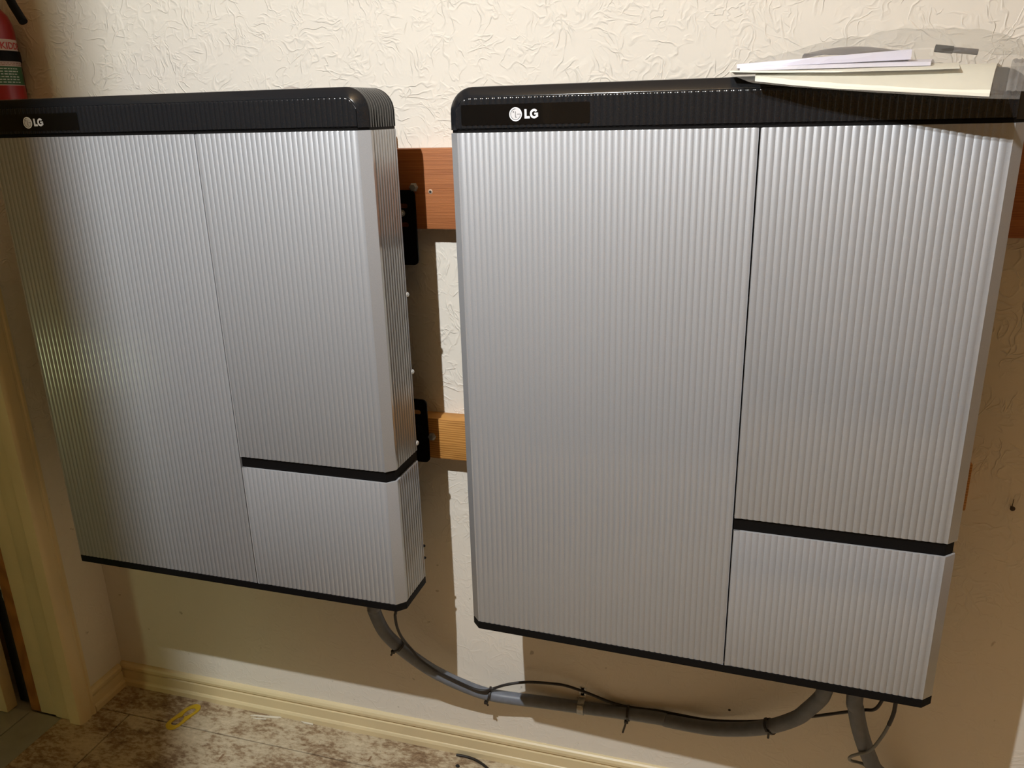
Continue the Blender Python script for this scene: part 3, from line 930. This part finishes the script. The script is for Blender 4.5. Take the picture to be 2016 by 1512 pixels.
add_tube(bm, catmull([h0, h0.lerp(h1, .5) + Vector((0.001, 0, 0.001)), h1, Vector((0.006, -0.006, 0.337))], 8), 0.0082, 12)
obj('lever', bm, M_BLACKM, t, angle=50)
bm = bmesh.new(); add_box(bm, (-0.010, ER - 0.004, 0.13), (0.010, -EY - 0.0006, 0.225), 0.002)
obj('wall_hook', bm, M_BLACKM, t, angle=30)

# ------------------------------------------------------------------ bag of papers on the right cabinet
TOPZ = 0.5405 + 0.907 + 0.0006
def interp(tbl, x):
    if x <= tbl[0][0]: return tbl[0][1]
    for (a, va), (b, vb) in zip(tbl, tbl[1:]):
        if x <= b: return va + (vb - va) * (x - a) / (b - a)
    return tbl[-1][1]
def sheet(front, back, drop_start, thick, nu=40, nv=14, wob=0.0, seed=0.0, shear=0.03):
    """a limp sheaf: front edge polyline (x -> y, z), back edge y and z; lies flat, then bends down over the cabinet edge"""
    bm = bmesh.new()
    x0, x1 = front[0][0], front[-1][0]
    fy = [(a, b) for a, b, c in front]; fz = [(a, c) for a, b, c in front]
    by, bz = back
    top, bot = [], []
    for i in range(nu + 1):
        x = x0 + (x1 - x0) * i / nu
        yf, zf = interp(fy, x), interp(fz, x)
        r, s = [], []
        for j in range(nv + 1):
            v = j / nv
            y = yf + (by - yf) * v
            if y >= drop_start: z = bz
            else:
                q = (drop_start - y) / (drop_start - yf)
                z = bz + (zf - bz) * q * q
            z += wob * mnoise.noise(Vector((x * 22, y * 22, seed)))
            xs_ = x + shear * v * (x - x0) / (x1 - x0)
            r.append(Vector((xs_, y, z + thick))); s.append(Vector((xs_, y, z)))
        top.append(r); bot.append(s)
    T = grid(bm, top); B = grid(bm, [q for q in bot])
    n, m_ = nu, nv
    for i in range(n):
        bm.faces.new((T[i][0], T[i + 1][0], B[i + 1][0], B[i][0]))
        bm.faces.new((T[i + 1][m_], T[i][m_], B[i][m_], B[i + 1][m_]))
    for j in range(m_):
        bm.faces.new((T[0][j + 1], T[0][j], B[0][j], B[0][j + 1]))
        bm.faces.new((T[n][j], T[n][j + 1], B[n][j + 1], B[n][j]))
    return bm
# lower manual
F1 = [(.428, -.300, 1.4405), (.473, -.312, 1.4340), (.520, -.322, 1.4285), (.567, -.330, 1.4245), (.644, -.345, 1.4175), (.683, -.350, 1.4143)]
bm = sheet(F1, (-0.10, TOPZ + 0.0010), -0.262, 0.0034, shear=0.066)
o = obj('manual', bm, M_CREAM, angle=40); tag(o, 'cream paper manual drooping over the cabinet edge, lowest in the plastic bag', 'manual')
# upper leaf
F2 = [(.396, -.290, 1.4525), (.470, -.300, 1.4490), (.560, -.312, 1.4465), (.655, -.318, 1.4458)]
bm = sheet(F2, (-0.12, TOPZ + 0.0068), -0.20, 0.0016, wob=0.0006, seed=3)
o = obj('manual', bm, M_CREAM, angle=40); tag(o, 'thin cream manual in the middle of the pile, just above the drooping one', 'manual')
# lilac booklet and folded sheet
F3 = [(.408, -.276, 1.4540), (.470, -.283, 1.4535), (.560, -.289, 1.4525), (.628, -.292, 1.4515)]
bm = sheet(F3, (-0.13, TOPZ + 0.0095), -0.20, 0.0042, wob=0.0004, seed=5)
o = obj('booklet', bm, M_LILAC, angle=40); tag(o, 'white folded booklet with rolled edge, under the thick lilac-white booklet', 'booklet')
bm = bmesh.new()
def wedge(u, v):   # thick booklet tilting up towards the right
    x = .404 + u * .203
    zt = 1.4620 + u * .0085; zb_ = 1.4578 + u * .0018
    return x, zb_, zt
rows_t, rows_b = [], []
for i in range(21):
    u = i / 20; x, zb_, zt = wedge(u, 0)
    yf = -.272 - u * .012
    rows_t.append([Vector((x, yf, zt)), Vector((x, yf + .002, zt + .0006)), Vector((x, -.2, zt + .001)), Vector((x, -.13, zt))])
    rows_b.append([Vector((x, yf + .0005, zb_)), Vector((x, yf + .0025, zb_ - .0002)), Vector((x, -.2, zb_)), Vector((x, -.13, zb_))])
T = grid(bm, rows_t); B = grid(bm, rows_b)
for i in range(20):
    bm.faces.new((T[i][0], T[i + 1][0], B[i + 1][0], B[i][0])); bm.faces.new((T[i + 1][3], T[i][3], B[i][3], B[i + 1][3]))
for j in range(3):
    bm.faces.new((T[0][j + 1], T[0][j], B[0][j], B[0][j + 1])); bm.faces.new((T[20][j], T[20][j + 1], B[20][j + 1], B[20][j]))
o = obj('booklet', bm, M_LILAC, angle=40); tag(o, 'thick lilac-white booklet lying near the top of the bag', 'booklet')
# dark curled leaflet
bm = bmesh.new()
top, bot = [], []
for i in range(31):
    u = i / 30
    x = .486 + u * .115
    zc = 1.4738 - 0.001 * u + 0.0078 * math.sin(PI * u) ** 0.8
    hgt = 0.0105 * math.sin(PI * min(1, u * 1.02)) ** 0.9
    top.append([Vector((x, -.235, zc - hgt)), Vector((x, -.225, zc - hgt * .4)), Vector((x, -.210, zc)), Vector((x, -.185, zc + .0004)), Vector((x, -.15, zc - .003))])
    bot.append([p - Vector((0, -0.0002, 0.0006)) for p in top[-1]])
T = grid(bm, top); B = grid(bm, bot)
for i in range(30):
    bm.faces.new((T[i][0], T[i + 1][0], B[i + 1][0], B[i][0])); bm.faces.new((T[i + 1][4], T[i][4], B[i][4], B[i + 1][4]))
o = obj('leaflet', bm, M_LEAF, angle=50); tag(o, 'dark grey glossy leaflet curling up on the pile inside the bag', 'leaflet')
# dark stick
a, b = at(1841, 95, -.20), at(1925, 102.5, -.20)
t = thing('marker_pen', 'dark grey pen-like stick lying in the bag near the zip end', 'pen', a)
d = b - a
bm = bmesh.new(); add_tube(bm, [Vector((0, 0, 0)), d * 0.42], 0.0046, 12); obj('cap', bm, M_BLACKM, t, angle=50)
bm = bmesh.new(); add_tube(bm, [d * 0.42, d], 0.0036, 12); obj('barrel', bm, mat('grey_pen_barrel', (0.10, 0.095, 0.10), 0.4, noise=(80, 0.1)), t, angle=50)

# the bag: lower film follows the droop, upper film is draped over the pile
t = thing('zip_bag', 'clear zip-lock plastic bag full of papers lying on top of the right cabinet', 'bag', (0.40, -0.29, 1.4482))
org = t.location.copy()
FB = [(.398, -.293, 1.4490), (.424, -.302, 1.4385), (.473, -.314, 1.4320), (.567, -.332, 1.4222), (.644, -.347, 1.4150), (.690, -.352, 1.4115), (.713, -.352, 1.4105)]
UP = [(.398, 1.4525), (.43, 1.466), (.49, 1.4775), (.53, 1.4860), (.60, 1.4925), (.66, 1.4905), (.70, 1.4850), (.735, 1.474), (.78, 1.466)]
bm = bmesh.new()
rows = []
fy = [(a, b) for a, b, c in FB]; fz = [(a, c) for a, b, c in FB]
NU = 64
for i in range(NU + 1):
    u = i / NU
    row = []
    for side, vs_ in ((0, [j / 10 for j in range(10, -1, -1)]), (1, [j / 12 for j in range(0, 13)])):
        for v in vs_:
            x = .398 + u * (.713 + .068 * v - .398)
            xf = min(x, .713)
            yf, zf = interp(fy, xf), interp(fz, xf)
            y = yf + (-.105 - yf) * v
            if side == 0:
                q = max(0.0, (-.264 - y) / (-.264 - yf)) if yf < -.264 else 0
                z = TOPZ + 0.0002 + (zf - TOPZ) * q * q
                if y > -.262: z = TOPZ + 0.0002
            else:
                if v == 0: continue
                zt = interp(UP, x)
                q = v ** 0.55 if v < .5 else 1.0 - (v - .5) ** 2 * 0.9
                fall = math.sin(min(1, v * 2.2) * PI / 2)
                base = zf + (TOPZ + .004 - zf) * min(1, v * 2.0)
                if u > .97: zt = base + 0.004 + 0.45 * max(0, zt - base)
                cr = 0.0055 * mnoise.noise(Vector((x * 26, y * 20, 4.0))) + 0.003 * mnoise.noise(Vector((x * 60, y * 50, 9.0)))
                z = base + 0.0035 + (zt - base) * fall * (1 - 0.35 * max(0, v - .6) / .4) + cr * min(1, v * 4)
                z = max(z, base + 0.0042)
            row.append(Vector((x, y, z)) - org)
    rows.append(row)
grid(bm, rows)
o = obj('film', bm, M_FILM, t, angle=60)
# zip strip near the open end
bm = bmesh.new()
rows = []
for k in range(15):
    v = k / 14
    y = -.354 + v * .215
    q = max(0.0, (-.262 - y) / .092)
    z = TOPZ + .0075 + (1.4155 - TOPZ - .004) * q * q
    x = .6975 + v * .056
    rows.append([Vector((x + e, y, z + h)) - org for e, h in ((0, 0), (.0015, .0012), (.0045, .0012), (.006, 0), (.0085, .0003), (.010, .0014), (.0115, .0003), (.0185, .0))])
grid(bm, rows)
o = obj('zip_strip', bm, M_ZIP, t, angle=60); o['label'] = 'greyish zip closure strip'

# scrap of clear film on the left cabinet
bm = bmesh.new()
p0 = at(564, 176, -.15)
rows = []
for i in range(9):
    u = i / 8
    rows.append([Vector((p0.x + u * .030, -.17 + v * .03, 1.4552 + .0062 * math.sin(PI * u) ** .7 * math.sin(PI * min(1, .3 + v * .6)) + 0.0002)) for v in (0, .33, .66, 1)])
grid(bm, rows)
tag(obj('plastic_scrap', bm, film_material('cloudy_plastic', (0.85, 0.82, 0.82), 0.2), angle=60), 'small scrap of clear plastic lying on top of the left cabinet', 'plastic scrap')

# ------------------------------------------------------------------ small things on the wall and floor
t = thing('nail', 'rusty nail with a bit of wire in the bare wall right of the right cabinet', 'nail', at(1991, 998, 0))
bm = bmesh.new(); add_tube(bm, [Vector((0, 0, 0)), Vector((-.001, -.010, .002))], 0.0018, 8); add_lathe(bm, [(.0006, 0), (.0042, -.0005), (.0042, -.0016), (.0006, -.002)], (-.001, -.010, .002), 'Y', 10)
obj('shank', bm, M_RUST, t)
bm = bmesh.new(); add_tube(bm, [Vector((-.001, -.008, .002)), Vector((-.0012, -.008, .010)), Vector((-.0004, -.007, .018))], 0.0005, 6)
obj('wire', bm, M_RUST, t)
p = at(1436, 1398, 0)
bm = bmesh.new(); add_lathe(bm, [(.0001, -.0012), (.0022, -.0009), (.0030, .0002)], p, 'Y', 12)
tag(obj('rusty_screw_head', bm, M_RUST), 'small rusty spot of a screw head in the wall below the right cabinet', 'screw')

# yellow plastic loop
bm = bmesh.new()
ctr = [(-0.874, -.110), (-0.868, -.076), (-0.860, -.048), (-0.846, -.033), (-0.831, -.036), (-0.826, -.050), (-0.832, -.078), (-0.838, -.108), (-0.848, -.124), (-0.864, -.124)]
n = len(ctr)
pts = []
for i in range(n):
    a, b, c, d = [Vector(ctr[(i + k) % n]) for k in (-1, 0, 1, 2)]
    for k in range(5):
        tt = k / 5
        pts.append(0.5 * ((2 * b) + (c - a) * tt + (2 * a - 5 * b + 4 * c - d) * tt * tt + (3 * b - a - 3 * c + d) * tt ** 3))
cen = sum(pts, Vector((0, 0))) / len(pts)
rows = []
for q in pts:
    dirn = (q - cen).normalized()
    w_ = 0.0135
    o_ = q; i_ = q - dirn * w_
    rows.append([Vector((o_.x, o_.y, .0006)), Vector((o_.x, o_.y, .0044)), Vector((o_.x - dirn.x * .002, o_.y - dirn.y * .002, .0056)), Vector((i_.x, i_.y, .0040)), Vector((i_.x, i_.y, .0006))])
grid(bm, rows, closed_u=True, closed_v=True)
tag(obj('plastic_loop', bm, M_YEL, angle=50), 'flattened yellow plastic loop lying on the worn floor boards', 'plastic loop')

def chip(pts2, h, label):
    bm = bmesh.new(); add_prism(bm, pts2, lambda u, v, w: Vector((u, v, 0.0004 + w)), h)
    tag(obj('paint_chip', bm, M_CHIP, smooth=False), label, 'paint chip', 'white paint chips on the floor')
chip([(-.690, -.031), (-.680, -.026), (-.615, -.0155), (-.610, -.0165), (-.618, -.0215), (-.655, -.027)], .0016, 'longest white paint sliver on the floor by the baseboard')
chip([(-.683, -.0365), (-.645, -.0300), (-.643, -.0325), (-.668, -.0375)], .0012, 'short white paint sliver just in front of the longest one')
chip([(-.556, -.0160), (-.523, -.0158), (-.520, -.0195), (-.545, -.0200)], .0020, 'white paint chip touching the foot of the baseboard')

bm = bmesh.new()
add_tube(bm, catmull([Vector((-.145, -.0225, .004)), Vector((-.122, -.0215, .0035)), Vector((-.100, -.0245, .0035)), Vector((-.078, -.0330, .0034)), Vector((-.060, -.044, .0034)), Vector((-.045, -.060, .0034))], 8), 0.0030, 10)
tag(obj('cable_offcut', bm, M_CABLE, angle=80), 'short black offcut of cable lying on the floor by the baseboard', 'cable offcut')
bm = bmesh.new()
pp = [Vector((-.134, -.052, .003))]
bmesh.ops.create_icosphere(bm, subdivisions=2, radius=.0040)
for v in bm.verts: v.co = Vector((v.co.x * 1.3 - .131, v.co.y - .0525, max(.0003, v.co.z * .7 + .003))) + Vector((mnoise.noise(v.co * 500), mnoise.noise(v.co * 400), 0)) * .0008
tag(obj('debris_crumb', bm, M_FLATBLACK, smooth=False), 'small black crumb on the floor in front of the cable offcut', 'crumb')

# white crumpled paper stuck in the gap by the door
bm = bmesh.new()
rows = []
for i in range(15):
    u = i / 14
    row = []
    for j in range(9):
        v = j / 8
        x = -1.2705 + v * .030 + .004 * mnoise.noise(Vector((u * 5, v * 3, 1)))
        y = -.1385 - .007 * math.sin(PI * v) - .006 * abs(mnoise.noise(Vector((u * 7, v * 6, 5))))
        row.append(Vector((x, y, .310 + u * .085)))
    rows.append(row)
grid(bm, rows)
bmesh.ops.solidify(bm, geom=list(bm.faces), thickness=0.0008)
tag(obj('paper_scrap', bm, M_RAG, smooth=False), 'crumpled white paper stuck in the dark gap beside the door casing', 'paper')
